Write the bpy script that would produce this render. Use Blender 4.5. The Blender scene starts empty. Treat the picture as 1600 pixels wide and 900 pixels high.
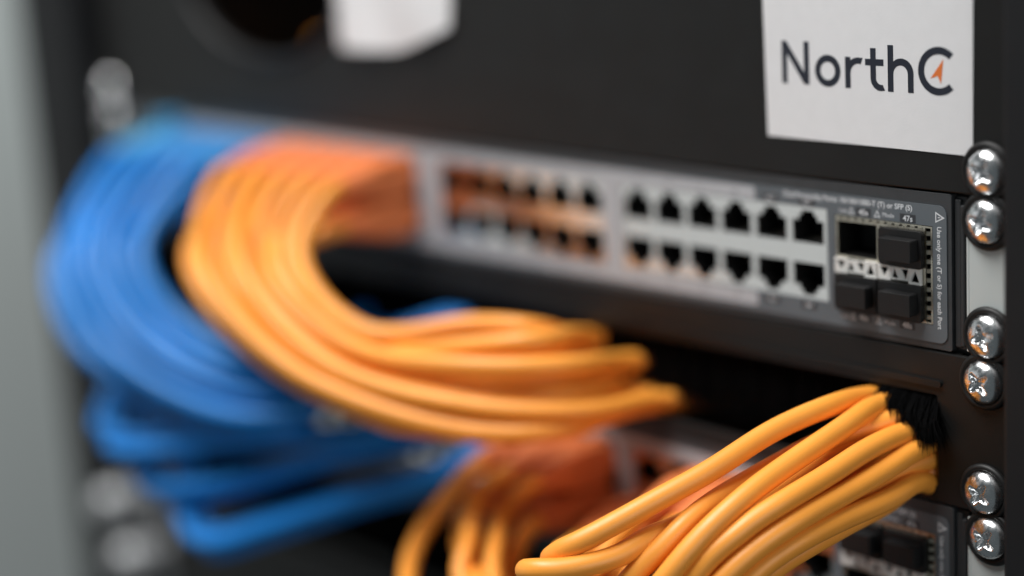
import bpy, bmesh, math, random
import numpy as np
from mathutils import Vector, Matrix
from mathutils.geometry import tessellate_polygon

random.seed(7)
S = 0.001                                   # everything below is authored in millimetres
scene = bpy.context.scene
COL = scene.collection

# ------------------------------------------------------------------ camera
def cam_axes(yaw, pitch, roll):
    f = Vector((math.sin(yaw)*math.cos(pitch), math.cos(yaw)*math.cos(pitch), math.sin(pitch)))
    r = Vector((math.cos(yaw), -math.sin(yaw), 0)); u = r.cross(f)
    return (r*math.cos(roll)+u*math.sin(roll), u*math.cos(roll)-r*math.sin(roll), f)
cd = bpy.data.cameras.new('camera'); cam = bpy.data.objects.new('camera', cd); COL.objects.link(cam)
r_, u_, f_ = cam_axes(-0.86701, -0.22329, -0.06120)
m = Matrix.Identity(4)
for i in range(3):
    m[i][0], m[i][1], m[i][2] = r_[i], u_[i], -f_[i]
m.translation = Vector((515.53669, -407.76680, 114.56559))*S
cam.matrix_world = m
cd.sensor_width = 36; cd.lens = 65.08154
cd.clip_start = 0.02; cd.clip_end = 50
cd.dof.use_dof = True; cd.dof.focus_distance = 0.503; cd.dof.aperture_fstop = 2.15; cd.dof.aperture_blades = 0
scene.camera = cam

# ------------------------------------------------------------------ world, lamps, exposure
w = bpy.data.worlds.new('World'); scene.world = w; w.use_nodes = True
w.node_tree.nodes['Background'].inputs[0].default_value = (0.82, 0.95, 1.0, 1)
w.node_tree.nodes['Background'].inputs[1].default_value = 0.09

def area(name, loc, target, sx, sy, watts, color):
    l = bpy.data.lights.new(name, 'AREA'); l.shape = 'RECTANGLE'; l.size = sx; l.size_y = sy
    l.energy = watts; l.color = color
    o = bpy.data.objects.new(name, l); COL.objects.link(o)
    o.location = loc
    o.rotation_euler = (Vector(target)-Vector(loc)).to_track_quat('-Z', 'Y').to_euler()
    return o
area('ceiling_light', (-0.25, -0.60, 1.42), (0.05, -0.04, -0.05), 1.2, 0.6, 44, (1.0, 0.99, 0.975))
area('window_light', (1.6, -0.6, 0.28), (0.1, 0, 0), 0.8, 0.8, 7, (0.95, 0.98, 1.0))
area('aisle_fill', (-1.5, -1.25, -0.05), (0.0, 0, 0), 1.8, 1.4, 3.8, (0.95, 0.98, 1.0))  # unseen dim fill panel, added for reflections in metal and black paint
area('wall_fill', (-1.2, 0.6, 0.95), (-1.65, 0.75, -0.1), 0.5, 0.4, 10, (0.95, 1.0, 0.98))  # unseen lamp added to brighten the side wall, fading towards its foot

scene.view_settings.view_transform = 'Standard'; scene.view_settings.look = 'None'
scene.view_settings.exposure = 0.0; scene.view_settings.gamma = 1.0
scene.render.engine = 'CYCLES'
scene.cycles.max_bounces = 8; scene.cycles.use_denoising = True

# ------------------------------------------------------------------ materials
def mat(name, color, rough=0.5, metal=0.0, noise=0.0, nscale=60.0, bump=0.0, bscale=900.0, spec=0.5, coat=0.0, sss=0.0, rnoise=0.0, aniso=None):
    mt = bpy.data.materials.new(name); mt.use_nodes = True
    nt = mt.node_tree; b = nt.nodes['Principled BSDF']
    b.inputs['Base Color'].default_value = (*color, 1); b.inputs['Roughness'].default_value = rough
    b.inputs['Metallic'].default_value = metal; b.inputs['Specular IOR Level'].default_value = spec
    b.inputs['Coat Weight'].default_value = coat
    if sss:
        b.inputs['Subsurface Weight'].default_value = sss
        b.inputs['Subsurface Radius'].default_value = (0.003, 0.0012, 0.0004)
        b.inputs['Subsurface Scale'].default_value = 1.0
    tc = nt.nodes.new('ShaderNodeTexCoord'); src = tc.outputs['Object']
    if aniso:
        mp = nt.nodes.new('ShaderNodeMapping'); mp.inputs['Scale'].default_value = aniso
        nt.links.new(src, mp.inputs[0]); src = mp.outputs[0]
    if noise:
        n = nt.nodes.new('ShaderNodeTexNoise'); n.inputs['Scale'].default_value = nscale; n.inputs['Detail'].default_value = 5
        nt.links.new(src, n.inputs['Vector'])
        r = nt.nodes.new('ShaderNodeMapRange'); r.inputs[1].default_value = 0.25; r.inputs[2].default_value = 0.75
        r.inputs[3].default_value = 1-noise; r.inputs[4].default_value = 1+noise
        nt.links.new(n.outputs['Fac'], r.inputs[0])
        mx = nt.nodes.new('ShaderNodeVectorMath'); mx.operation = 'SCALE'
        mx.inputs[0].default_value = color
        nt.links.new(r.outputs[0], mx.inputs['Scale']); nt.links.new(mx.outputs[0], b.inputs['Base Color'])
    if rnoise:
        n = nt.nodes.new('ShaderNodeTexNoise'); n.inputs['Scale'].default_value = nscale*2.3; n.inputs['Detail'].default_value = 4
        nt.links.new(src, n.inputs['Vector'])
        r = nt.nodes.new('ShaderNodeMapRange'); r.inputs[1].default_value = 0.3; r.inputs[2].default_value = 0.7
        r.inputs[3].default_value = max(0, rough-rnoise); r.inputs[4].default_value = rough+rnoise
        nt.links.new(n.outputs['Fac'], r.inputs[0]); nt.links.new(r.outputs[0], b.inputs['Roughness'])
    if bump:
        n = nt.nodes.new('ShaderNodeTexNoise'); n.inputs['Scale'].default_value = bscale; n.inputs['Detail'].default_value = 3
        nt.links.new(src, n.inputs['Vector'])
        bp = nt.nodes.new('ShaderNodeBump'); bp.inputs['Strength'].default_value = bump; bp.inputs['Distance'].default_value = 0.0002
        nt.links.new(n.outputs['Fac'], bp.inputs['Height']); nt.links.new(bp.outputs[0], b.inputs['Normal'])
    return mt
M = dict(
    panel=mat('black_powder_coat', (0.0085, 0.0083, 0.008), 0.42, noise=.15, nscale=40, bump=.2, bscale=2500, spec=.30, rnoise=.06),
    post=mat('rack_black_paint', (0.0085, 0.0088, 0.0098), 0.55, spec=.28, bump=.2, bscale=2500, noise=.1),
    bezel=mat('dark_grey_plastic', (0.035, 0.038, 0.041), 0.5, bump=.35, bscale=3500, noise=.12, nscale=200),
    cap=mat('dark_bezel_end', (0.022, 0.024, 0.026), 0.48, bump=.3, bscale=3000),
    plate=mat('grey_overlay', (0.098, 0.112, 0.124), 0.42, bump=.05, bscale=3000, noise=.05, nscale=120),
    white_print=mat('pale_print', (0.39, 0.40, 0.42), 0.42, noise=.04, nscale=150),
    dark_print=mat('dark_print', (0.03, 0.032, 0.036), 0.45),
    grey_print=mat('light_lettering', (0.62, 0.64, 0.66), 0.5),
    shield=mat('tinned_shield', (0.84, 0.82, 0.78), 0.16, metal=1, noise=.03, nscale=60, rnoise=.03),
    cavity=mat('black_port_plastic', (0.006, 0.006, 0.006), 0.6, spec=.2),
    cage=mat('nickel_cage', (0.60, 0.56, 0.46), 0.34, metal=1, noise=.2, nscale=400, rnoise=.1),
    strip=mat('pale_metal_strip', (0.74, 0.73, 0.70), 0.42, metal=.3, noise=.05),
    rubber=mat('black_rubber', (0.008, 0.008, 0.0085), 0.5, spec=.35, bump=.15, bscale=4000, noise=.15, nscale=600, aniso=(6, 1, 1)),
    ear=mat('galvanised_steel', (0.56, 0.60, 0.59), 0.45, metal=.25, noise=.02, nscale=90, rnoise=.03),
    chrome=mat('polished_screw', (0.86, 0.87, 0.88), 0.24, metal=1, rnoise=.08, nscale=330, noise=.1),
    washer=mat('black_washer', (0.007, 0.007, 0.007), 0.5, spec=.35),
    paper=mat('white_paper', (0.68, 0.68, 0.69), 0.7, noise=.02, nscale=250, bump=.15, bscale=1800),
    ink=mat('navy_ink', (0.009, 0.013, 0.024), 0.55),
    ink_orange=mat('orange_ink', (0.66, 0.16, 0.03), 0.55),
    orange=mat('orange_jacket', (0.90, 0.342, 0.046), 0.43, noise=.06, nscale=55, bump=.12, bscale=1300, spec=.45, sss=.0, rnoise=.06),
    orange_boot=mat('salmon_boot', (0.74, 0.20, 0.06), 0.5, noise=.06, nscale=100, spec=.4),
    blue=mat('blue_jacket', (0.005, 0.175, 0.53), 0.42, noise=.07, nscale=55, bump=.1, bscale=1300, spec=.45, rnoise=.06),
    blue_boot=mat('blue_boot', (0.025, 0.19, 0.46), 0.5, noise=.06, nscale=100),
    sky_boot=mat('sky_blue_boot', (0.06, 0.33, 0.55), 0.5, noise=.05, nscale=100),
    bristle=mat('black_bristle', (0.0016, 0.0016, 0.0018), 0.95, spec=.05),
    wall=mat('room_wall_paint', (0.46, 0.49, 0.485), 0.8, noise=.03, nscale=3),
    inside=mat('cabinet_interior', (0.012, 0.012, 0.012), 0.6),
    steel=mat('dull_steel', (0.52, 0.53, 0.54), 0.45, metal=.6, noise=.12, nscale=60, rnoise=.08),
)

# ------------------------------------------------------------------ helpers
def link(o, parent=None):
    COL.objects.link(o)
    if parent is not None: o.parent = parent
    return o
def mesh_from(name, verts, faces, mats, midx=None, smooth=False):
    me = bpy.data.meshes.new(name)
    me.from_pydata([(v[0]*S, v[1]*S, v[2]*S) for v in verts], [], faces)
    for k in (mats if isinstance(mats, (list, tuple)) else [mats]): me.materials.append(M[k])
    if midx is not None: me.polygons.foreach_set('material_index', midx)
    me.update()
    bm = bmesh.new(); bm.from_mesh(me); bmesh.ops.recalc_face_normals(bm, faces=bm.faces); bm.to_mesh(me); bm.free()
    if smooth: me.polygons.foreach_set('use_smooth', [True]*len(me.polygons))
    return me
def obj(name, me, parent=None, loc=(0, 0, 0)):
    o = bpy.data.objects.new(name, me); o.location = Vector(loc)*S
    return link(o, parent)
class MB:
    """collects pieces for ONE mesh"""
    def __init__(s): s.v = []; s.f = []; s.m = []
    def add(s, vs, fs, m=0):
        n = len(s.v); s.v += [tuple(v) for v in vs]; s.f += [tuple(i+n for i in f) for f in fs]; s.m += [m]*len(fs); return s
    def box(s, x0, x1, y0, y1, z0, z1, m=0):
        return s.add([(x, y, z) for x in (x0, x1) for y in (y0, y1) for z in (z0, z1)],
                     [(0, 1, 3, 2), (4, 6, 7, 5), (0, 4, 5, 1), (2, 3, 7, 6), (0, 2, 6, 4), (1, 5, 7, 3)], m)
    def plate(s, outer, holes, y0, y1, m=0, back=True):
        loops = [outer]+list(holes)
        tri = tessellate_polygon([[Vector((p[0], p[1], 0)) for p in lp] for lp in loops])
        flat = [p for lp in loops for p in lp]; n = len(flat)
        vs = [(p[0], y0, p[1]) for p in flat]+[(p[0], y1, p[1]) for p in flat]
        fs = [tuple(t) for t in tri]
        if back: fs += [tuple(i+n for i in t) for t in tri]
        k = 0
        for lp in loops:
            L = len(lp)
            for i in range(L):
                a, b = k+i, k+(i+1) % L
                fs.append((a, b, b+n, a+n))
            k += L
        return s.add(vs, fs, m)
    def lathe(s, prof, cx, cz, seg=28, m=0, cap=True):     # prof: (radius, y) round an axis along y
        vs = []; fs = []
        for (r, y) in prof:
            for k in range(seg):
                a = 2*math.pi*k/seg; vs.append((cx+r*math.cos(a), y, cz+r*math.sin(a)))
        for i in range(len(prof)-1):
            for k in range(seg):
                a = i*seg+k; b = i*seg+(k+1) % seg
                fs.append((a, b, b+seg, a+seg))
        if cap:
            fs.append(tuple(range(seg))); fs.append(tuple(range((len(prof)-1)*seg, len(prof)*seg)))
        return s.add(vs, fs, m)
    def mesh(s, name, mats, smooth=False): return mesh_from(name, s.v, s.f, mats, s.m, smooth)
    def build(s, name, mats, parent=None, smooth=False, loc=(0, 0, 0), bevel=0):
        o = obj(name, s.mesh(name, mats, smooth), parent, loc)
        if bevel: add_bevel(o, bevel)
        return o
def add_bevel(o, wdt, seg=2):
    b = o.modifiers.new('bevel', 'BEVEL'); b.width = wdt*S; b.segments = seg; b.limit_method = 'ANGLE'; b.angle_limit = math.radians(40)
    b.harden_normals = False
def empty(name, loc, label=None, cat=None, group=None):
    o = bpy.data.objects.new(name, None); o.empty_display_size = .005; o.location = Vector(loc)*S; link(o)
    return tag(o, label, cat, group)
def tag(o, label=None, cat=None, group=None, kind=None):
    if label: o['label'] = label
    if cat: o['category'] = cat
    if group: o['group'] = group
    if kind: o['kind'] = kind
    return o
def kids(o): return [c for c in o.children]
def copy_tree(o, parent=None):
    c = o.copy(); link(c, parent)
    for ch in kids(o): copy_tree(ch, c)
    return c
def rrect(x0, x1, z0, z1, r, n=5):
    pts = []
    for cx, cz, a0 in ((x1-r, z1-r, 0), (x0+r, z1-r, 90), (x0+r, z0+r, 180), (x1-r, z0+r, 270)):
        for k in range(n+1):
            a = math.radians(a0+90*k/n); pts.append((cx+r*math.cos(a), cz+r*math.sin(a)))
    return pts
def rect(x0, x1, z0, z1): return [(x0, z0), (x1, z0), (x1, z1), (x0, z1)]
def text_mesh(s, size, matname, name, align='LEFT', extrude=0.02, bold=0.0):
    """flat lettering lying in the x-z plane, facing -y, baseline at z = 0"""
    cu = bpy.data.curves.new('lettering', 'FONT'); cu.body = s; cu.size = size; cu.align_x = align; cu.extrude = extrude; cu.resolution_u = 4
    cu.offset = bold
    o = bpy.data.objects.new('lettering', cu); link(o)
    bpy.context.view_layer.update()
    me = bpy.data.meshes.new_from_object(o.evaluated_get(bpy.context.evaluated_depsgraph_get()))
    vs = [(v.co.x, -v.co.z, v.co.y) for v in me.vertices]; fs = [tuple(p.vertices) for p in me.polygons]
    bpy.data.objects.remove(o); bpy.data.curves.remove(cu); bpy.data.meshes.remove(me)
    return vs, fs
def catmull(P, per=8):
    P = [Vector(p) for p in P]; P = [P[0]*2-P[1]]+P+[P[-1]*2-P[-2]]
    out = []
    for i in range(1, len(P)-2):
        p0, p1, p2, p3 = P[i-1:i+3]
        t0 = 0; t1 = t0+max((p1-p0).length, 1e-4)**.5; t2 = t1+max((p2-p1).length, 1e-4)**.5; t3 = t2+max((p3-p2).length, 1e-4)**.5
        for k in range(per):
            t = t1+(t2-t1)*k/per
            a1 = p0*((t1-t)/(t1-t0))+p1*((t-t0)/(t1-t0)); a2 = p1*((t2-t)/(t2-t1))+p2*((t-t1)/(t2-t1)); a3 = p2*((t3-t)/(t3-t2))+p3*((t-t2)/(t3-t2))
            b1 = a1*((t2-t)/(t2-t0))+a2*((t-t0)/(t2-t0)); b2 = a2*((t3-t)/(t3-t1))+a3*((t-t1)/(t3-t1))
            out.append(b1*((t2-t)/(t2-t1))+b2*((t-t1)/(t2-t1)))
    out.append(P[-2]); return out
def resample(P, n):
    P = np.array([tuple(p) for p in P]); d = np.r_[0, np.cumsum(np.linalg.norm(np.diff(P, axis=0), axis=1))]
    t = np.linspace(0, d[-1], n)
    return np.stack([np.interp(t, d, P[:, k]) for k in range(3)], 1)
def tube_mesh(name, P, r, matname, seg=14):
    P = [Vector(p) for p in P]; vs = []; fs = []
    t = (P[1]-P[0]).normalized(); nrm = t.orthogonal().normalized()
    for i, p in enumerate(P):
        a = P[max(0, i-1)]; b = P[min(len(P)-1, i+1)]; t2 = (b-a).normalized()
        nrm = (nrm-t2*nrm.dot(t2)).normalized(); bi = t2.cross(nrm)
        for k in range(seg):
            an = 2*math.pi*k/seg; vs.append(p+nrm*(r*math.cos(an))+bi*(r*math.sin(an)))
    for i in range(len(P)-1):
        for k in range(seg):
            a = i*seg+k; b = i*seg+(k+1) % seg; fs.append((a, b, b+seg, a+seg))
    fs.append(tuple(range(seg))); fs.append(tuple(range((len(P)-1)*seg, len(P)*seg)))
    return mesh_from(name, vs, fs, matname, None, True)

# ------------------------------------------------------------------ setting and rack
tag(MB().add([(-1650, -1500, -1600), (-1650, 3500, -1600), (-1650, 3500, 2300), (-1650, -1500, 2300)], [(0, 1, 2, 3)]).build('wall', 'wall'), kind='structure')
rack = empty('server_rack', (0, 0, -400), 'black painted server rack whose two upright posts hold the equipment', 'server rack')
def rk(mb, name, mats, **k):
    o = mb.build(name, mats, rack, loc=(0, 0, 400), **k); return o
rk(MB().box(244, 318, -12, 60, -420, 420), 'post', 'post', bevel=1.2)
rk(MB().box(-294, -244, -12, 60, -420, 420), 'post', 'post', bevel=1.2)
rk(MB().box(-243.9, -212, 2.2, 40, -420, 420).box(-243.9, -242, 2.2, 700, -420, 420), 'mounting_rail', 'panel')
rk(MB().box(212, 243.9, 2.2, 40, -420, 420).box(242, 243.9, 40.1, 700, -420, 420), 'mounting_rail', 'panel')
rk(MB().box(-300, 300, 700, 704, -420, 420), 'back_panel', 'inside')
rk(MB().box(-300, 300, 60.5, 699, 420, 424), 'top_panel', 'inside')
rk(MB().box(-300, 300, 60.5, 699, -424, -420), 'bottom_panel', 'inside')

# ------------------------------------------------------------------ upper cable entry panel (3U) with its oval hole
pe = empty('cable_entry_panel', (0, 0, 22.4), 'tall black blank panel with an oval cable hole above the upper switch', 'rack panel')
ell = [(-104+60*math.cos(2*math.pi*k/64), 89+43*math.sin(2*math.pi*k/64)) for k in range(64)]
MB().plate(rect(-241, 241, 22.5, 155), [ell], -1, 0.8).build('panel_face', 'panel', pe, loc=(0, 0, -22.4), bevel=.35)
MB().box(-222, 222, 0.9, 14, 22.5, 23.7).build('folded_edge', 'panel', pe, loc=(0, 0, -22.4))
g = MB(); prof = [(62.5, -1.02), (62.3, -2.6), (61, -3.2), (59.2, -3.0), (58.6, -1.5), (58.4, 3.0), (60, 4.0)]
vs = []; fs = []; seg = 72
for r, y in prof:
    for k in range(seg):
        a = 2*math.pi*k/seg; vs.append((-104+r*math.cos(a), y, 89+(r-17)*math.sin(a)))
for i in range(len(prof)-1):
    for k in range(seg):
        a = i*seg+k; b = i*seg+(k+1) % seg; fs.append((a, b, b+seg, a+seg))
g.add(vs, fs).build('grommet_ring', 'rubber', pe, loc=(0, 0, -22.4), smooth=True)

# cables lying inside the oval hole
def inner_cable(pts, r, matname, label, cat):
    o = obj('cable', tube_mesh('cable', catmull(pts, 8), r, matname)); tag(o, label, cat, 'cables inside the oval hole')
inner_cable([(-350, 110, 60), (-284, 72, 48), (-257, 60, 43), (-244, 80, 28), (-240, 110, 5)], 3.5, 'blue', 'blue cable lowest inside the oval hole of the top panel', 'cable')
inner_cable([(-350, 120, 70), (-297, 86, 54), (-268, 74, 47), (-252, 96, 30), (-250, 130, 5)], 3.5, 'blue', 'blue cable lying on the other blue one inside the oval hole', 'cable')
inner_cable([(-200, 150, 15), (-188, 88, 38), (-165, 70, 44), (-140, 74, 45), (-105, 105, 44), (-80, 150, 36)], 3.5, 'orange', 'orange cable lowest inside the oval hole of the top panel', 'cable')
inner_cable([(-220, 170, 22), (-196, 112, 42), (-168, 98, 50), (-135, 104, 50), (-95, 150, 40)], 3.5, 'orange', 'dim orange cable behind the lowest orange one inside the oval hole', 'cable')

# white paper note at the hole's edge
note = MB(); nx, nz = 16, 10
vs = []; fs = []
for j in range(nz+1):
    for i in range(nx+1):
        a = i/nx; b = j/nz
        x = -53+66*a+2*b
        zb = 52.5 if a < .5 else 52.5+9*((a-.5)/.5)**1.5
        z = zb+(100-zb)*b
        y = -1.9-3.0*math.sin(a*math.pi)*(1-b)-1.6*math.sin(a*9+b*3)*(.3+.7*(1-b))
        vs.append((x, y, z))
for j in range(nz):
    for i in range(nx):
        a = j*(nx+1)+i; fs.append((a, a+1, a+nx+2, a+nx+1))
n_ = len(vs); vs2 = [(x, y+.25, z) for x, y, z in vs]
o = mesh_from('paper_note', vs+vs2, fs+[tuple(k+n_ for k in f) for f in fs], 'paper', None, True)
tag(obj('paper_note', o), 'creased white paper note stuck beside the oval hole', 'note')

# ------------------------------------------------------------------ the sharp white label with its logo
lb = empty('paper_label', (191.7, -1, 33.3), 'flat white paper label printed with dark lettering and an orange arrow', 'label')
def onl(mb, name, m): return mb.build(name, m, lb, loc=(-191.7, 1, -33.3))
def curl(x, z): return 0
onl(MB().plate([(156.3, 33.6), (227.5, 32.9), (227.8, 84), (155.6, 84)], [], -1.25, -1.02), 'paper_sheet', 'paper')
Y0, Y1 = -1.30, -1.252
SW = 1.95
def poly(pts): return MB().plate(pts, [], Y0, Y1)
def ring(cx, cz, rx, rz, a0=0, a1=360, sw=SW, n=48):
    full = (a1-a0) >= 360
    out = [(cx+rx*math.cos(math.radians(a0+(a1-a0)*k/n)), cz+rz*math.sin(math.radians(a0+(a1-a0)*k/n))) for k in range(n+(0 if full else 1))]
    inn = [(cx+(rx-sw)*math.cos(math.radians(a0+(a1-a0)*k/n)), cz+(rz-sw)*math.sin(math.radians(a0+(a1-a0)*k/n))) for k in range(n+(0 if full else 1))]
    if full: return MB().plate(out, [inn[::-1]], Y0, Y1)
    return MB().plate(out+inn[::-1], [], Y0, Y1)
b0 = 49.3
# N
onl(poly([(162.5, b0), (164.4, b0), (164.4, b0+8.6), (170.6, b0), (172.5, b0), (172.5, b0+12.2), (170.6, b0+12.2), (170.6, b0+3.4), (164.2, b0+12.2), (162.5, b0+12.2)]), 'letter', 'ink')
onl(ring(179.2, 53.5, 4.55, 4.5), 'letter', 'ink')                       # o
def arcp(cx, cz, r, a0, a1, n=14): return [(cx+r*math.cos(math.radians(a0+(a1-a0)*k/n)), cz+r*math.sin(math.radians(a0+(a1-a0)*k/n))) for k in range(n+1)]
onl(poly([(185.4, 49.0), (187.3, 49.0), (187.3, 53.2)]+arcp(190.0, 53.2, 2.7, 180, 72, 10)+[(191.6, 57.6)]+arcp(190.0, 53.2, 4.45, 78, 128, 6)+[(187.3, 56.4), (187.3, 57.7), (185.4, 57.7)]), 'letter', 'ink')   # r
onl(poly([(194.2, 60.4), (196.1, 60.4), (196.1, 57.4), (198.7, 57.4), (198.7, 55.6), (196.1, 55.6), (196.1, 52.0)]+arcp(197.9, 52.2, 1.8, 180, 285, 8)+[(199.1, 48.9)]+arcp(197.7, 52.2, 3.5, 282, 180, 10)+[(194.2, 55.6), (192.4, 55.6), (192.4, 57.4), (194.2, 57.4)]), 'letter', 'ink')   # t
onl(poly([(200.1, 48.7), (202.0, 48.7), (202.0, 53.6)]+arcp(204.4, 53.6, 2.4, 180, 0, 14)+[(206.8, 48.7), (208.7, 48.7), (208.7, 53.8)]+arcp(204.6, 53.8, 4.1, 0, 128, 14)+[(202.0, 56.9), (202.0, 61.4), (200.1, 61.4)]), 'letter', 'ink')   # h
onl(ring(216.9, 54.95, 6.7, 6.5, 46, 314, 2.0), 'letter', 'ink')          # C
onl(poly([(218.4, 58.2), (214.2, 52.9), (216.55, 53.7), (217.6, 51.6)]), 'arrow', 'ink_orange')

# ------------------------------------------------------------------ screws
def screw_head_mesh():
    n = 44; R = 6.1; vs = []; fs = []; idx = {}
    for j in range(n+1):
        for i in range(n+1):
            a = (i/n*2-1); b = (j/n*2-1)
            x = a*math.sqrt(1-b*b/2)*R; z = b*math.sqrt(1-a*a/2)*R       # square grid pressed onto a disc
            rr = min(1, math.hypot(x, z)/R)
            h = 3.3*(1-rr**2.6)**.62 if rr < 1 else 0
            for (p, q) in ((x, z), (z, x)):
                wv = 1.3-0.18*abs(p)
                if abs(p) < 3.7:
                    e = max(0, min(1, (wv-abs(q))/.28)); dep = 2.2*(1-(abs(p)/3.9)**3)
                    h = min(h, 3.2-dep*e*1.0 if e > 0 else h) if e > 0 else h
            for (p, q) in (((x+z)*.7071, (x-z)*.7071), ((x-z)*.7071, (x+z)*.7071)):   # small pozi ticks
                if abs(p) < 2.6 and abs(q) < .14: h -= .18
            idx[i, j] = len(vs); vs.append((x, -h, z))
    for j in range(n):
        for i in range(n): fs.append((idx[i, j], idx[i+1, j], idx[i+1, j+1], idx[i, j+1]))
    return mesh_from('head', vs, fs, 'chrome', None, True)
HEAD = screw_head_mesh()
wm = MB().lathe([(5.2, 0), (7.9, 0), (8.1, -.5), (7.8, -1.1), (7.2, -1.6), (6.5, -1.4), (6.25, -.9), (5.2, -.8)], 0, 0, 40, cap=False)
WASH = wm.mesh('washer', 'washer', True)
def screw(x, z, rot, label, y=-1.05):
    t = empty('screw', (x, y, z), label, 'screw', 'rack screws')
    obj('washer', WASH, t)
    h = obj('head', HEAD, t, (0, -1.0, 0)); h.rotation_euler = (0, rot, 0)
    sh = MB().lathe([(2.9, 0), (2.9, 15)], 0, 0, 12).mesh('shank', 'steel') if 'SH' not in globals() else globals()['SH']
    globals()['SH'] = sh
    obj('shank', sh, t, (0, 0, 0))
    return t
R0 = [(232.4, 29.3, .5, 'topmost silver screw at the right edge, just below the printed label'),
      (232.2, 16.0, .35, 'silver screw in the black washer at the upper end of the bright steel ear'),
      (232.5, -15.3, 1.25, 'silver screw at the lower end of the bright steel ear of the upper switch'),
      (231.2, -28.2, .85, 'silver screw of the brush panel directly under the bright steel ear'),
      (231.3, -59.6, .55, 'silver screw at the lower right corner of the brush panel, beside the front cables'),
      (232.9, -72.4, .6, 'bottom silver screw on the right, on the lower switch ear')]
for a in R0: screw(*a)
L0 = [(28.6, 'blurred silver screw at the left end of the top panel'), (15.9, 'blurred silver screw at the left end of the upper switch, below the top panel one'),
      (-15.9, 'silver screw low on the left ear of the upper switch, behind the blue cables'), (-28.6, 'silver screw at the upper left of the brush panel, behind blue cables'),
      (-60.3, 'silver screw at the lower left of the brush panel'), (-73.0, 'silver screw at the upper left of the lower switch'), (-104.8, 'silver screw at the lower left of the lower switch')]
for k, (z, l) in enumerate(L0): screw(-232.5, z, k*.7, l)

# ------------------------------------------------------------------ network switch
COLX = [170.2-92.5*(3-g_)-13.97*(5-c)-(5 if g_ == 1 else 0) for g_ in range(4) for c in range(6)]      # the 24 port columns
ROWZ = (7.3, -7.3)
def port_mesh():
    mb = MB(); hw = 6.985
    op = [(-5.85, 3.0), (5.85, 3.0), (5.85, 9.7), (3.5, 9.7), (3.5, 11.2), (2.3, 11.2), (2.3, 12.6), (-2.3, 12.6), (-2.3, 11.2), (-3.5, 11.2), (-3.5, 9.7), (-5.85, 9.7)]
    outer = rect(-hw, hw, 0, 13.4)
    tri = tessellate_polygon([[Vector((*p, 0)) for p in outer], [Vector((*p, 0)) for p in op]])
    flat = outer+op
    mb.add([(p[0], -.75, p[1]) for p in flat], [tuple(t) for t in tri], 0)
    n = len(op)
    mb.add([(p[0], -.75, p[1]) for p in op]+[(p[0], .3, p[1]) for p in op], [(i, (i+1) % n, (i+1) % n+n, i+n) for i in range(n)], 0)
    mb.add([(p[0], .3, p[1]) for p in op]+[(p[0], 13, p[1]) for p in op], [(i, (i+1) % n, (i+1) % n+n, i+n) for i in range(n)]+[tuple(range(n, 2*n))], 1)
    for k in range(8):      # contact wires
        x = -3.6+k*1.03
        mb.box(x-.18, x+.18, 4, 9, 3.2, 3.5, 2)
    return mb.mesh('port', ['shield', 'cavity', 'cage'])
PORT = port_mesh()
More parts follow.
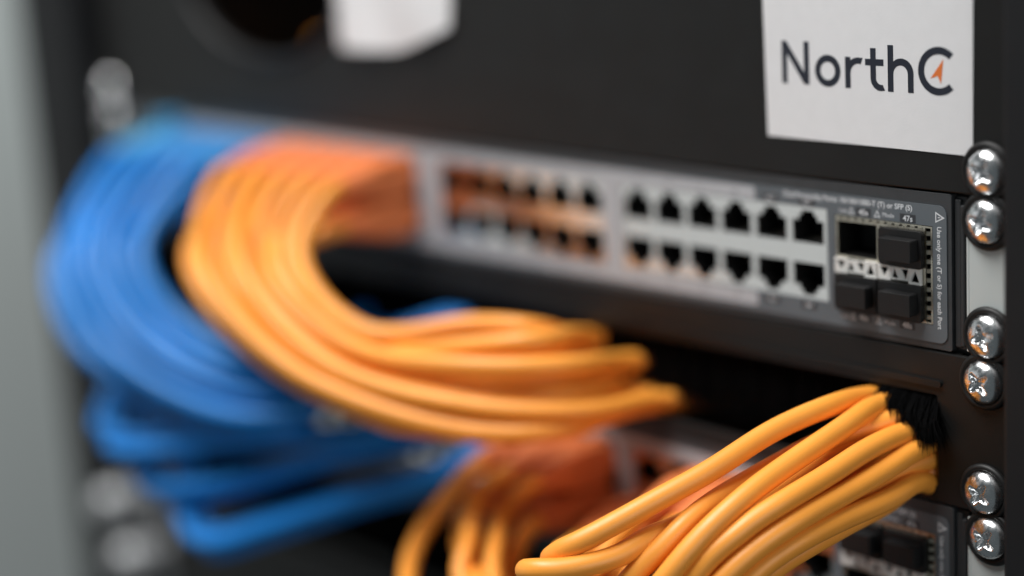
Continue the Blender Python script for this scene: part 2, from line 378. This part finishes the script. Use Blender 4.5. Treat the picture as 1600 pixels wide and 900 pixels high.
def make_switch():
    t = empty('network_switch', (0, 0, 0))
    MB().box(-220, 220, 10.1, 300, -21.6, 21.6).build('chassis', 'bezel', t, bevel=.5)
    cut = [rect(COLX[g_*6]-7.3, COLX[g_*6+5]+7.3, -13.7, 13.7) for g_ in range(4)]+[rect(180.4, 214.2, -15.2, 12.6)]
    MB().plate(rrect(-221, 220.2, -21.9, 21.9, .8, 3), cut, -.7, 10).build('bezel', 'bezel', t, bevel=.3)
    pl = MB().plate(rrect(-213, 218.8, -20.0, 18.5, 2.6), cut, -1.0, -.72).build('overlay_plate', 'plate', t)
    # pale printed blocks round the ports
    pr = MB()
    for z0, z1 in ((14.0, 17.9), (-18.4, -14.0)):
        x1 = 150.2
        pr.plate(rrect(-190, x1, z0, z1, .6, 3), [], -1.03, -1.004)
    for g_ in range(4):
        x0 = COLX[g_*6]-7.3
        pr.plate(rect(x0-(-190, 2.4, 13.6, 8.6)[g_] if g_ else -190, x0-.05, -13.98, 13.98), [], -1.03, -1.004)
    pr.build('printed_block', 'white_print', t)
    num = MB(); light = MB()
    def put(mb, s, size, x, z, align='CENTER', rot=0, y=-1.045, shear=0, bold=0):
        vs, fs = text_mesh(s, size, None, 't', align, .012, bold)
        if shear: vs = [(a+shear*c, b, c) for a, b, c in vs]
        if rot: vs = [(c, b, -a) for a, b, c in vs]       # reads downwards
        mb.add([(a+x, b+y, c+z) for a, b, c in vs], fs)
    for i, x in enumerate(COLX):
        if i < 22:
            put(num, str(2*i+1), 2.0, x, 14.8); put(num, str(2*i+2), 2.0, x, -16.4)
        else:
            for z, n in ((14.0, 2*i+1), (-16.6, 2*i+2)):
                MB().plate(rect(x-2.8, x+2.8, z-.1, z+2.2), [], -1.03, -1.004).build('print_box', 'dark_print', t); put(light, '%dT' % n, 2.0, x, z+.35)
    for x, z, s in ((190.7, 13.0, '45s'), (206.0, 12.8, '47s'), (190.2, -17.6, '46s'), (205.4, -17.6, '48s')):
        MB().plate(rect(x-2.65, x+2.65, z, z+2.35), [], -1.03, -1.004).build('print_box', 'dark_print', t); put(light, s, 2.35, x, z+.33, bold=.03)
    put(light, 'Dual-Personality Ports: 10/100/1000-T (T) or SFP (S)', 2.15, 207.6, 16.25, 'RIGHT', bold=.035)
    for z in (13.4, -17.4):
        put(light, 'Link', 1.75, 182.0, z, 'LEFT'); put(light, 'Mode', 1.75, 197.3, z+.2, 'LEFT')
        for x in (186.4, 195.5): light.plate([(x-1.1, z-.2), (x+1.1, z-.2), (x, z+1.9)], [[(x-.7, z+.05), (x, z+1.4), (x+.7, z+.05)]], -1.045, -1.02)
    put(light, 'Use only one (T or S) for each Port', 1.98, 215.75, 12.75, 'LEFT', 1, bold=.035)
    light.plate([(215.2, 16.75), (215.2, 13.7), (218.25, 15.25)], [[(215.5, 16.2), (217.55, 15.25), (215.5, 14.25)]], -1.045, -1.02)
    light.box(216.0, 216.7, -1.045, -1.02, 15.12, 15.34); light.box(216.95, 217.25, -1.045, -1.02, 15.12, 15.34)
    num.build('port_number_print', 'dark_print', t); light.build('light_lettering', 'grey_print', t)
    for g_ in range(4):
        xs = COLX[g_*6:g_*6+6]
        jb = MB().box(xs[0]-7.2, xs[5]+7.2, 13.2, 16, -13.6, 13.6).build('jack_block', 'cavity', t)
        MB().plate(rect(xs[0]-7.25, xs[5]+7.25, -13.65, 13.65), [rect(xs[0]-6.99, xs[5]+6.99, -13.41, 13.41)], -.72, 6).build('shield_rim', 'shield', jb)
        for x in xs:
            for s_ in (1, -1):
                p = obj('port', PORT, jb, (x, 0, 0)); p.scale = (1, 1, s_)
    # cage of the four optical slots
    cg = MB().plate(rect(180.6, 214.0, -15.0, 12.4), [rect(181.2, 195.2, 0.9, 10.9), rect(196.0, 210.9, 0.9, 10.9), rect(181.2, 195.2, -14.4, -4.9), rect(196.0, 210.9, -14.4, -4.9), rect(181.2, 195.2, -4.2, .3), rect(196, 210.9, -4.2, .3), rect(211.7, 213.5, -14.6, 11.9), rect(182, 210.9, 11.5, 12.1)], -.9, -.1).build('slot_cage', 'cage', t)
    MB().box(180.7, 213.9, 18, 18.5, -14.9, 12.3).box(180.7, 181.1, .1, 18, -14.9, 12.3).box(213.5, 213.9, .1, 18, -14.9, 12.3).box(195.35, 195.85, .1, 18, -14.9, 12.3).box(180.7, 213.9, .1, 18, 12.35, 12.5).box(180.7, 213.9, .1, 18, -15.15, -15.0).box(181.2, 210.9, .1, 18, .35, .85).box(181.2, 210.9, .1, 18, -4.85, -4.3).build('cage_wall', 'cavity', cg)
    fin = MB().box(-.8, .8, -.5, 1.6, -.62, .62).mesh('spring_finger', 'cage')
    for k in range(10): obj('spring_finger', fin, cg, (212.5, 0, 10.3-k*2.62)).rotation_euler = (0, 0, math.radians(18))
    fin2 = MB().box(-.8, .8, -.6, 1.4, -.36, .36).mesh('spring_finger', 'cage')
    for k in range(11): obj('spring_finger', fin2, cg, (183.6+k*2.62, 0, 11.8)).rotation_euler = (math.radians(-14), 0, 0)
    def strip(x0):
        o = MB()
        o.plate(rect(x0+.2, x0+4.7, -4.1, .25), [[(x0+1.0, -.5), (x0+2.5, -3.4), (x0+3.9, -.5)]], -1.7, -.95)
        o.plate([(x0+4.7, -3.75), (x0+10.9, -3.75), (x0+10.9, -.05), (x0+4.7, -.05)], [[(x0+5.0, -3.3), (x0+7.2, -3.3), (x0+5.9, -.5)], [(x0+8.2, -.5), (x0+10.6, -.5), (x0+9.7, -3.4)]], -1.5, -.95)
        o.plate(rect(x0+10.9, x0+15.2, -4.4, .35), [[(x0+11.6, -3.6), (x0+14.6, -3.6), (x0+13.2, -.4)]], -1.8, -.95)
        o.build('indicator_strip', 'strip', cg, bevel=.12)
    strip(180.3); strip(195.6)
    # right end of the case and the two mounting ears
    ec = MB().box(220.5, 222.6, .2, 30, -20.6, 20.6).box(222.9, 224.2, -.6, 30, -20.0, 19.2).box(220.4, 224.2, 1.0, 30, -21.4, 21.4)
    ec.build('end_cap', 'cap', t, bevel=.35)
    MB().box(225.0, 226.0, -.9, 50, -21, 20.6).box(226.0, 241.2, -1.0, 1.0, -21, 20.6).build('mounting_ear', 'ear', t, bevel=.3)
    MB().box(-226.0, -224.8, -.9, 50, -21, 20.6).box(-241.2, -226.0, -1.0, 1.0, -21, 20.6).build('mounting_ear', 'ear', t, bevel=.3)
    return t
sw = make_switch()
tag(sw, 'upper grey network switch, its right port block empty and in sharp focus', 'network switch', 'network switches')
sw2 = copy_tree(sw); sw2.location = (0, 0, -88.9*S)
tag(sw2, 'lower grey network switch half hidden behind the cables', 'network switch', 'network switches')

# dust plugs in the optical slots
def dust_mesh():
    mb = MB(); mb.plate(rrect(-7.4, 7.4, -5.3, 5.3, 1.0, 3), [], -2.6, -1.0); mb.plate(rrect(-6.6, 6.6, -4.4, 4.4, .4, 2), [], -1.0, 9); return mb.mesh('collar', 'rubber')
DUST = dust_mesh(); NUB = MB().plate(rrect(-5.4, 5.5, -3.2, 3.0, .35, 2), [], -6.2, -2.6).mesh('grip', 'rubber')
def dust(x, z, label):
    t = empty('dust_plug', (x, 0, z), label, 'dust plug', 'black dust plugs in the optical slots')
    add_bevel(obj('collar', DUST, t), .25); add_bevel(obj('grip', NUB, t, (.8, 0, .2)), .25)
dust(204.2, 5.6, 'black rubber dust plug in the upper right slot of the upper switch')
dust(188.4, -9.6, 'black rubber dust plug in the lower left slot of the upper switch')
dust(203.8, -9.6, 'black rubber dust plug in the lower right slot of the upper switch')
dust(204.2, 5.6-88.9, 'dim black dust plug in the upper right slot of the lower switch')
dust(188.4, 5.6-88.9, 'dim black dust plug in the upper left slot of the lower switch')

# ------------------------------------------------------------------ brush panels
def brush_panel(zc, label, tucked):
    t = empty('brush_panel', (0, 0, zc), label, 'brush panel', 'black brush panels')
    MB().plate(rect(-241, 241, -21.9, 21.9), [rrect(-215.2, 215.2, -17.2, 9.4, 1.0, 3)], -1, .8).build('panel_face', 'panel', t, bevel=.35)
    MB().plate(rrect(-217, 217, 12.0, 13.8, .9, 4), [], -1.9, -1.02).build('pressed_rib', 'panel', t, bevel=.4)
    MB().box(-218, 218, 1.0, 3.0, 9.6, 14).build('brush_holder', 'panel', t)
    MB().box(-222, 222, 0.9, 14, 20.6, 21.9).build('folded_edge', 'panel', t)
    b = MB(); rnd = random.Random(int(abs(zc)))
    def hair(x, y, z0, z1, dx, dy, wd):
        mid = (x+dx*.4, y+dy*.7, (z0+z1)/2); end = (x+dx, y+dy, z1)
        b.add([(x-wd, y, z0), (x+wd, y, z0), (x, y+wd, z0), (mid[0]-wd, mid[1], mid[2]), (mid[0]+wd, mid[1], mid[2]), (mid[0], mid[1]+wd, mid[2]), end],
              [(0, 1, 4, 3), (1, 2, 5, 4), (2, 0, 3, 5), (3, 4, 6), (4, 5, 6), (5, 3, 6)])
    for k in range(5200):
        x = rnd.uniform(-214, 214); hair(x, rnd.uniform(2.4, 6.5), 10, -17.0+rnd.uniform(0, 2.5), rnd.gauss(0, .8), rnd.gauss(0, .5), .22)
    if tucked:            # bristles pushed out over the front cables
        for k in range(1700):
            q = rnd.random(); x = 196+18.8*q
            L = 6.0+8.0*q+rnd.gauss(0, 1.5)+1.5*math.sin(q*17)+.8*math.sin(q*41)
            hair(x, rnd.uniform(.2, 2.6), 10.0-4*rnd.random()*q, 9.6-L, rnd.gauss(3.4, 2.0), rnd.uniform(-9.5, -2.5), .17)
    o = b.build('bristles', 'bristle', t); o['kind'] = 'stuff'
    return t
brush_panel(-44.45, 'black brush panel between the two switches, cables passing through its bristles', True)
brush_panel(-133.35, 'black brush panel below the lower switch', False)

# ------------------------------------------------------------------ lowest device: black front with steel ear and thumb screw on the left
dv = empty('rack_drawer', (0, 0, -200), 'black rack drawer front at the bottom with a pale steel ear on the left', 'drawer')
MB().box(-219, 219, -6, 200, -43.5, 43.5).build('front', 'panel', dv, bevel=1.0)
MB().box(-241, -222, -1.2, 1.0, -43.5, 43.5).box(-222.0, -220.8, -3, 40, -43.5, 43.5).build('mounting_ear', 'steel', dv, bevel=.3)
MB().box(222, 241, -1.2, 1.0, -43.5, 43.5).build('mounting_ear', 'steel', dv, bevel=.3)
def knob(x, z, label):
    t = empty('thumb_screw', (x, -1.2, z), label, 'thumb screw', 'steel thumb screws')
    MB().lathe([(3, 0), (3, -8), (8, -8), (9.0, -9.5), (9.0, -22), (7.8, -24), (0.5, -24)], 0, 0, 28).build('grip', 'steel', t, smooth=True)
    MB().lathe([(5.5, -.01), (5.5, -1.5)], 0, 0, 20).build('collar', 'steel', t)
knob(-231, -191, 'blurred steel thumb screw on the drawer ear, lower and nearer the cables')
knob(-242, -166, 'blurred steel thumb screw at the lower left beside the grey wall')

# ------------------------------------------------------------------ patch cables
CABLES = [
    ('upper orange', 'orange', 6, 0, 0, [[-37.5, -79.1, -15.3], [14.8, -79.5, -43.7], [75.7, -57.9, -58.1], [100.5, -38.3, -58.1]], [101.0, -60.8]),
    ('upper orange', 'orange', 6, 1, 0, [[-51.2, -76.2, -17.5], [2.7, -75.8, -48.3], [66.8, -50.9, -62.4], [89.9, -33.0, -61.5]], [89.7, -64.7]),
    ('upper orange', 'orange', 7, 0, 0, [[-45.5, -66.6, -17.6], [6.5, -67.5, -46.7], [69.8, -51.6, -56.5], [96.1, -27.3, -57.5]], [94.4, -62.0]),
    ('upper orange', 'orange', 7, 1, 0, [[-40.0, -75.6, -16.8], [13.0, -75.0, -44.8], [64.6, -46.5, -60.5], [91.5, -20.1, -57.5]], [86.8, -62.1]),
    ('upper orange', 'orange', 8, 0, 0, [[-26.4, -70.0, -15.0], [22.0, -73.5, -40.5], [77.9, -55.7, -50.2], [106.3, -29.6, -52.9]], [103.5, -58.2]),
    ('upper orange', 'orange', 8, 1, 0, [[-39.6, -66.9, -17.9], [11.1, -67.7, -43.1], [72.3, -52.5, -49.4], [95.3, -26.1, -51.5]], [90.1, -58.4]),
    ('upper orange', 'orange', 9, 0, 0, [[-35.2, -57.9, -15.3], [14.6, -60.3, -43.3], [62.5, -42.2, -50.1], [85.7, -24.0, -49.0]], [78.2, -53.9]),
    ('upper orange', 'orange', 9, 1, 0, [[-33.5, -63.5, -13.6], [16.9, -65.3, -41.9], [69.3, -48.0, -44.6], [90.9, -25.7, -44.3]], [86.2, -48.5]),
    ('upper orange', 'orange', 10, 0, 0, [[-23.1, -55.8, -13.5], [23.8, -60.5, -38.9], [70.2, -49.4, -33.1], [93.5, -36.7, -30.1]], [72.6, -40.3]),
    ('upper orange', 'orange', 10, 1, 0, [[-22.5, -62.0, -13.2], [25.7, -64.4, -36.3], [75.9, -53.8, -37.9], [99.8, -32.1, -38.4]], [91.3, -45.5]),
    ('upper orange', 'orange', 11, 0, 0, [[-11.8, -56.0, -11.7], [33.7, -60.6, -32.8], [57.1, -38.3, -30.0], [80.8, -29.3, -29.8]], [68.1, -42.1]),
    ('upper orange', 'orange', 11, 1, 0, [[-28.6, -50.1, -12.8], [19.3, -53.9, -39.8], [62.8, -43.6, -37.2], [85.8, -28.8, -36.2]], [69.8, -45.2]),
    ('upper blue', 'blue', 0, 0, 0, [[-142.2, -78.6, -23.9], [-117.9, -88.4, -55.7], [-74.4, -77.6, -68.3], [-26.3, -60.9, -76.3]], [-47.5, -57.5]),
    ('upper blue', 'blue', 0, 1, 0, [[-154.9, -78.0, -29.3], [-130.0, -84.3, -56.0], [-89.8, -77.1, -73.0], [-30.9, -57.7, -76.5]], [-19.4, -49.4]),
    ('upper blue', 'blue', 1, 0, 0, [[-139.1, -74.1, -24.8], [-117.0, -77.8, -51.2], [-72.3, -71.4, -69.5], [-30.8, -50.3, -71.9]], [-36.1, -54.2]),
    ('upper blue', 'blue', 1, 1, 0, [[-131.6, -83.4, -22.7], [-104.0, -88.1, -47.9], [-66.1, -81.4, -65.4], [-19.9, -63.0, -70.7]], [-8.7, -46.3]),
    ('upper blue', 'blue', 2, 0, 0, [[-121.8, -77.7, -21.0], [-91.6, -82.6, -44.7], [-54.1, -72.0, -61.9], [-17.5, -53.8, -64.0]], [-24.9, -50.9]),
    ('upper blue', 'blue', 2, 1, 0, [[-130.5, -77.9, -20.7], [-106.1, -80.3, -52.7], [-60.4, -72.3, -65.6], [-26.2, -52.1, -68.9]], [1.8, -43.3]),
    ('upper blue', 'blue', 3, 0, 0, [[-121.4, -71.9, -20.9], [-93.2, -75.1, -48.3], [-51.9, -65.3, -62.5], [-24.0, -45.7, -65.0]], [-14.0, -47.8]),
    ('upper blue', 'blue', 3, 1, 0, [[-129.9, -68.4, -21.9], [-104.5, -70.6, -48.0], [-62.3, -65.9, -66.9], [-27.4, -41.9, -65.3]], [-53.4, -59.1]),
    ('upper blue', 'blue', 4, 0, 0, [[-118.5, -64.7, -23.3], [-91.8, -65.0, -46.4], [-52.4, -56.7, -63.9], [-23.6, -38.6, -61.2]], [-3.4, -44.8]),
    ('upper blue', 'blue', 4, 1, 0, [[-106.0, -74.1, -19.0], [-81.6, -76.0, -45.6], [-39.6, -66.4, -57.9], [-14.0, -47.9, -57.2]], [-41.8, -55.8]),
    ('upper blue', 'blue', 5, 0, 0, [[-96.9, -70.1, -18.3], [-69.4, -70.0, -43.4], [-28.7, -63.8, -54.5], [-10.0, -40.6, -54.9]], [-58.0, -51.1]),
    ('upper blue', 'blue', 5, 1, 0, [[-109.5, -65.2, -16.4], [-80.2, -70.9, -45.0], [-38.7, -60.2, -55.4], [-15.5, -39.3, -57.2]], [-30.4, -52.5]),
    ('lower blue', 'blue', 0, 0, 1, [[-113.9, -83.8, -91.2], [-78.4, -66.0, -87.5], [-38.6, -49.6, -83.9], [11.1, -30.8, -75.3]], [34.1, -63.5]),
    ('lower blue', 'blue', 0, 1, 1, [[-118.0, -79.8, -96.2], [-83.9, -63.1, -92.4], [-43.4, -45.3, -87.3], [6.8, -25.6, -78.1]], [36.0, -63.9]),
    ('lower blue', 'blue', 1, 0, 1, [[-102.7, -87.6, -93.0], [-68.7, -70.6, -88.9], [-29.4, -53.8, -82.8], [19.8, -35.3, -73.8]], [32.2, -65.1]),
    ('lower blue', 'blue', 1, 1, 1, [[-90.6, -80.3, -107.9], [-61.6, -65.8, -103.7], [-23.0, -47.6, -91.2], [24.4, -28.7, -76.4]], [42.0, -68.3]),
    ('lower blue', 'blue', 2, 0, 1, [[-91.8, -77.7, -111.2], [-62.5, -62.4, -107.1], [-25.1, -45.0, -92.9], [22.1, -26.0, -77.8]], [39.6, -69.6]),
    ('lower blue', 'blue', 3, 0, 1, [[-68.7, -74.0, -125.3], [-46.2, -61.3, -117.3], [-8.3, -43.3, -103.0], [38.2, -22.8, -82.8]], [51.9, -73.2]),
    ('lower blue', 'blue', 3, 1, 1, [[-60.1, -78.2, -124.1], [-37.5, -65.0, -116.3], [-0.6, -48.0, -101.6], [46.5, -26.9, -81.7]], [47.6, -74.7]),
    ('lower blue', 'blue', 4, 0, 1, [[-61.9, -74.9, -128.0], [-40.5, -62.6, -120.1], [-4.0, -45.5, -103.7], [43.6, -23.3, -83.1]], [53.5, -74.3]),
    ('front orange', 'orange', 18, 1, 1, [[117.1, -51.6, -89.0], [141.7, -78.9, -77.4], [160.9, -98.6, -67.3], [169.7, -89.1, -60.8], [177.4, -74.5, -54.0], [184.5, -59.2, -47.7], [188.3, -39.7, -40.9], [193.5, -21.2, -37.2]], [191.2, -39.0]),
    ('front orange', 'orange', 19, 1, 1, [[126.3, -51.0, -90.8], [141.5, -80.5, -81.3], [155.9, -105.5, -70.0], [167.7, -96.0, -69.1], [176.0, -82.5, -67.4], [181.0, -70.0, -62.1], [183.1, -51.7, -57.9], [188.4, -30.9, -52.3]], [202.9, -45.5]),
    ('front orange', 'orange', 15, 0, 1, [[36.5, -34.6, -94.6], [37.5, -49.1, -103.2], [51.4, -67.0, -110.8], [116.8, -102.0, -104.8], [156.3, -97.0, -96.8], [172.8, -87.3, -79.4], [176.7, -80.3, -68.2], [182.5, -69.0, -59.8], [185.3, -51.5, -55.4], [192.2, -27.0, -49.3]], [203.8, -45.3]),
    ('front orange', 'orange', 16, 0, 1, [[43.0, -27.5, -96.4], [49.3, -42.0, -104.7], [70.8, -55.3, -106.7], [133.5, -91.0, -93.8], [167.8, -90.9, -95.5], [182.2, -85.9, -80.0], [189.2, -78.5, -68.8], [192.7, -70.0, -60.8], [195.8, -60.4, -53.0], [197.2, -44.4, -48.0], [200.0, -23.2, -42.2]], [198.5, -41.6]),
    ('front orange', 'orange', 17, 0, 1, [[60.0, -27.3, -98.8], [67.4, -43.3, -106.0], [92.5, -59.1, -109.0], [149.7, -86.3, -98.5], [172.2, -77.4, -85.5], [183.2, -65.3, -69.6], [188.2, -54.9, -61.2], [192.1, -38.8, -55.5], [196.7, -21.4, -48.8]], [202.0, -46.0]),
    ('front orange', 'orange', 20, 1, 1, [[130.0, -60.0, -100.0], [140.0, -88.0, -106.0], [175.8, -84.0, -93.6], [186.5, -79.3, -80.0], [191.7, -73.7, -68.0], [198.1, -63.3, -59.8], [203.4, -51.9, -54.4], [205.2, -36.0, -51.0], [207.0, -19.7, -46.7]], [207.8, -46.8]),
    ('front orange', 'orange', 20, 0, 1, [[132.0, -62.0, -92.0], [152.0, -86.0, -104.0], [187.3, -78.1, -88.5], [197.8, -68.1, -72.4], [200.9, -61.2, -67.8], [206.2, -49.4, -60.9], [207.8, -33.4, -56.9], [210.5, -17.8, -53.1]], [213.0, -49.9]),
    ('front orange', 'orange', 22, 1, 1, [[168.0, -60.0, -108.0], [172.0, -80.0, -116.0], [178.7, -72.5, -102.3], [189.8, -65.5, -83.5], [197.0, -54.9, -72.9], [202.5, -42.6, -65.6], [205.9, -24.8, -61.9], [207.9, -10.3, -59.2]], [212.5, -55.3]),
    ('front orange', 'orange', 21, 0, 1, [[146.0, -58.0, -92.0], [165.0, -82.0, -104.0], [191.2, -74.8, -87.5], [199.2, -65.1, -72.9], [201.8, -58.7, -68.3], [205.9, -49.3, -64.3], [207.9, -33.7, -62.6], [210.9, -18.6, -61.2]], [212.9, -60.9]),
    ('front orange', 'orange', 17, 1, 1, [[71.0, -36.1, -106.6], [78.7, -47.9, -111.8], [104.2, -59.4, -117.4], [166.2, -72.7, -106.0], [186.6, -62.4, -91.0], [195.3, -53.7, -77.4], [199.5, -46.8, -71.7], [203.0, -40.1, -68.8], [204.8, -25.9, -66.1], [207.7, -12.4, -64.3]], [211.1, -62.2]),
    ('front orange', 'orange', 15, 1, 1, [[72.6, -55.9, -95.9], [79.9, -66.2, -104.7], [109.1, -71.2, -113.2], [158.7, -70.6, -110.9], [180.6, -60.7, -83.8], [187.3, -41.4, -74.1], [197.2, -19.6, -63.4]], [207.2, -56.4]),
    ('front orange', 'orange', 16, 1, 1, [[79.8, -51.0, -97.3], [88.2, -62.4, -103.7], [122.1, -69.7, -112.0], [164.9, -71.4, -106.8], [181.2, -64.9, -79.9], [186.6, -45.7, -70.4], [196.7, -21.7, -58.6]], [205.0, -52.7]),
]

CR = 3.15
def super_loft(secs, n=24):
    vs = []; fs = []
    for (y, hx, hz, zo, ex) in secs:
        for k in range(n):
            a = 2*math.pi*k/n; c, s_ = math.cos(a), math.sin(a)
            vs.append((hx*math.copysign(abs(c)**(2/ex), c), y, zo+hz*math.copysign(abs(s_)**(2/ex), s_)))
    for i in range(len(secs)-1):
        for k in range(n):
            a = i*n+k; b = i*n+(k+1) % n; fs.append((a, b, b+n, a+n))
    fs.append(tuple(range(n))); fs.append(tuple(range((len(secs)-1)*n, len(secs)*n)))
    return vs, fs
PLUG = {}
def plug_meshes(kind):
    if kind in PLUG: return PLUG[kind]
    vs, fs = super_loft([(6, 5.7, 3.4, 0, 12), (-3, 5.7, 3.4, 0, 12)])
    pm = mesh_from('plug', vs, fs, {'orange': 'orange_boot', 'blue': 'blue_boot', 'sky': 'sky_boot'}[kind])
    vs, fs = super_loft([(-3.02, 5.6, 6.0, 0, 8), (-3.6, 6.3, 7.0, 0, 8), (-15, 6.3, 7.0, 0, 8), (-21, 6.0, 6.0, 0, 4), (-28, 4.8, 4.6, 0, 2.6), (-31, 4.0, 4.0, 0, 2)])
    b = MB().add(vs, fs); top = 13 if kind == 'sky' else 7.6
    b.box(-2.6, 2.6, -11, -1.4, 6.8, top)          # latch guard
    bm_ = mesh_from('boot', b.v, b.f, {'orange': 'orange_boot', 'blue': 'blue_boot', 'sky': 'sky_boot'}[kind])
    PLUG[kind] = (pm, bm_); return PLUG[kind]
NS = 56
def base_path(c):
    bundle, kind, col, row, swi, mids, end = c
    px, pz = COLX[col], ROWZ[row]-88.9*swi
    ex, ez = min(211.3, end[0]), max(-57.0, min(-39.7, end[1]))
    P = [(px, -24, pz), (px, -34, pz-.4)]+[tuple(q) for q in mids]+[(ex, 0, ez), (ex+8, 14, ez-1.5), (ex+14, 45, ez-5)]
    return resample(catmull(P, 10), NS)
paths = np.array([base_path(c) for c in CABLES])
n_c = len(CABLES); bid = np.repeat(np.arange(n_c), NS)
target = paths.copy()
free = np.ones(NS); free[:3] = 0; free[-3:] = 0; free[3:6] = .5
for it in range(70):                               # push touching cables apart, keep them smooth and near their route
    X = paths.reshape(-1, 3); push = np.zeros_like(X)
    for a in range(n_c):
        A = paths[a]; lo = A.min(0)-8.5; hi = A.max(0)+8.5
        near = np.where(np.all((X > lo) & (X < hi), 1) & (bid != a))[0]
        if len(near) == 0: continue
        d = A[:, None, :]-X[None, near, :]; L = np.sqrt((d**2).sum(2))+1e-6
        ov = np.clip(2*CR*1.0-L, 0, None)
        push[a*NS:(a+1)*NS] = (d/L[:, :, None]*ov[:, :, None]).sum(1)*.22
    push = np.clip(push, -1.5, 1.5).reshape(paths.shape)
    paths = paths+push*free[None, :, None]
    edge = paths[:, :, 1] > -11                     # inside the brush slot: stay within its opening
    paths[:, 3:, 0] = np.where(edge[:, 3:] & (paths[:, 3:, 0] > 150) & (paths[:, 3:, 1] < 6), np.minimum(paths[:, 3:, 0], 211.4), paths[:, 3:, 0])
    lap = np.zeros_like(paths); lap[:, 1:-1] = (paths[:, :-2]+paths[:, 2:])/2-paths[:, 1:-1]
    paths = paths+(lap*.14+(target-paths)*.06)*free[None, :, None]
ORD = ['first', 'second', 'third', 'fourth', 'fifth', 'sixth']
for ci, c in enumerate(CABLES):
    bundle, kind, col, row, swi, mids, end = c
    g_, k = divmod(col, 6)
    blk = ['leftmost', 'second', 'third', 'rightmost'][g_]
    rowname = 'upper' if row == 0 else 'lower'
    swn = 'upper' if swi == 0 else 'lower'
    t = empty('patch_cable', (COLX[col], -1, ROWZ[row]-88.9*swi),
              '%s cable in the %s column, %s row of the %s port block, %s switch' % (kind, ORD[k], rowname, blk, swn), 'patch cable',
              {'upper orange': 'orange cables of the upper switch', 'upper blue': 'blue cables of the upper switch', 'lower blue': 'blue cables of the lower switch', 'front orange': 'orange cables of the lower switch'}[bundle])
    org = Vector((COLX[col], -1, ROWZ[row]-88.9*swi))
    fine = catmull([Vector(p)-org for p in paths[ci]], 2)
    obj('jacket', tube_mesh('jacket', fine, CR, kind, 16), t)
    kd = 'sky' if (swi == 0 and col == 0 and row == 0) else kind
    pm, bm_ = plug_meshes(kd)
    for nm, me in (('plug', pm), ('boot', bm_)):
        o = obj(nm, me, t, (0, 1, 0)); o.scale = (1, 1, 1 if row == 0 else -1)
    if kd == 'sky': t['label'] = 'blue cable with a pale sky blue boot at the far left of the upper switch'
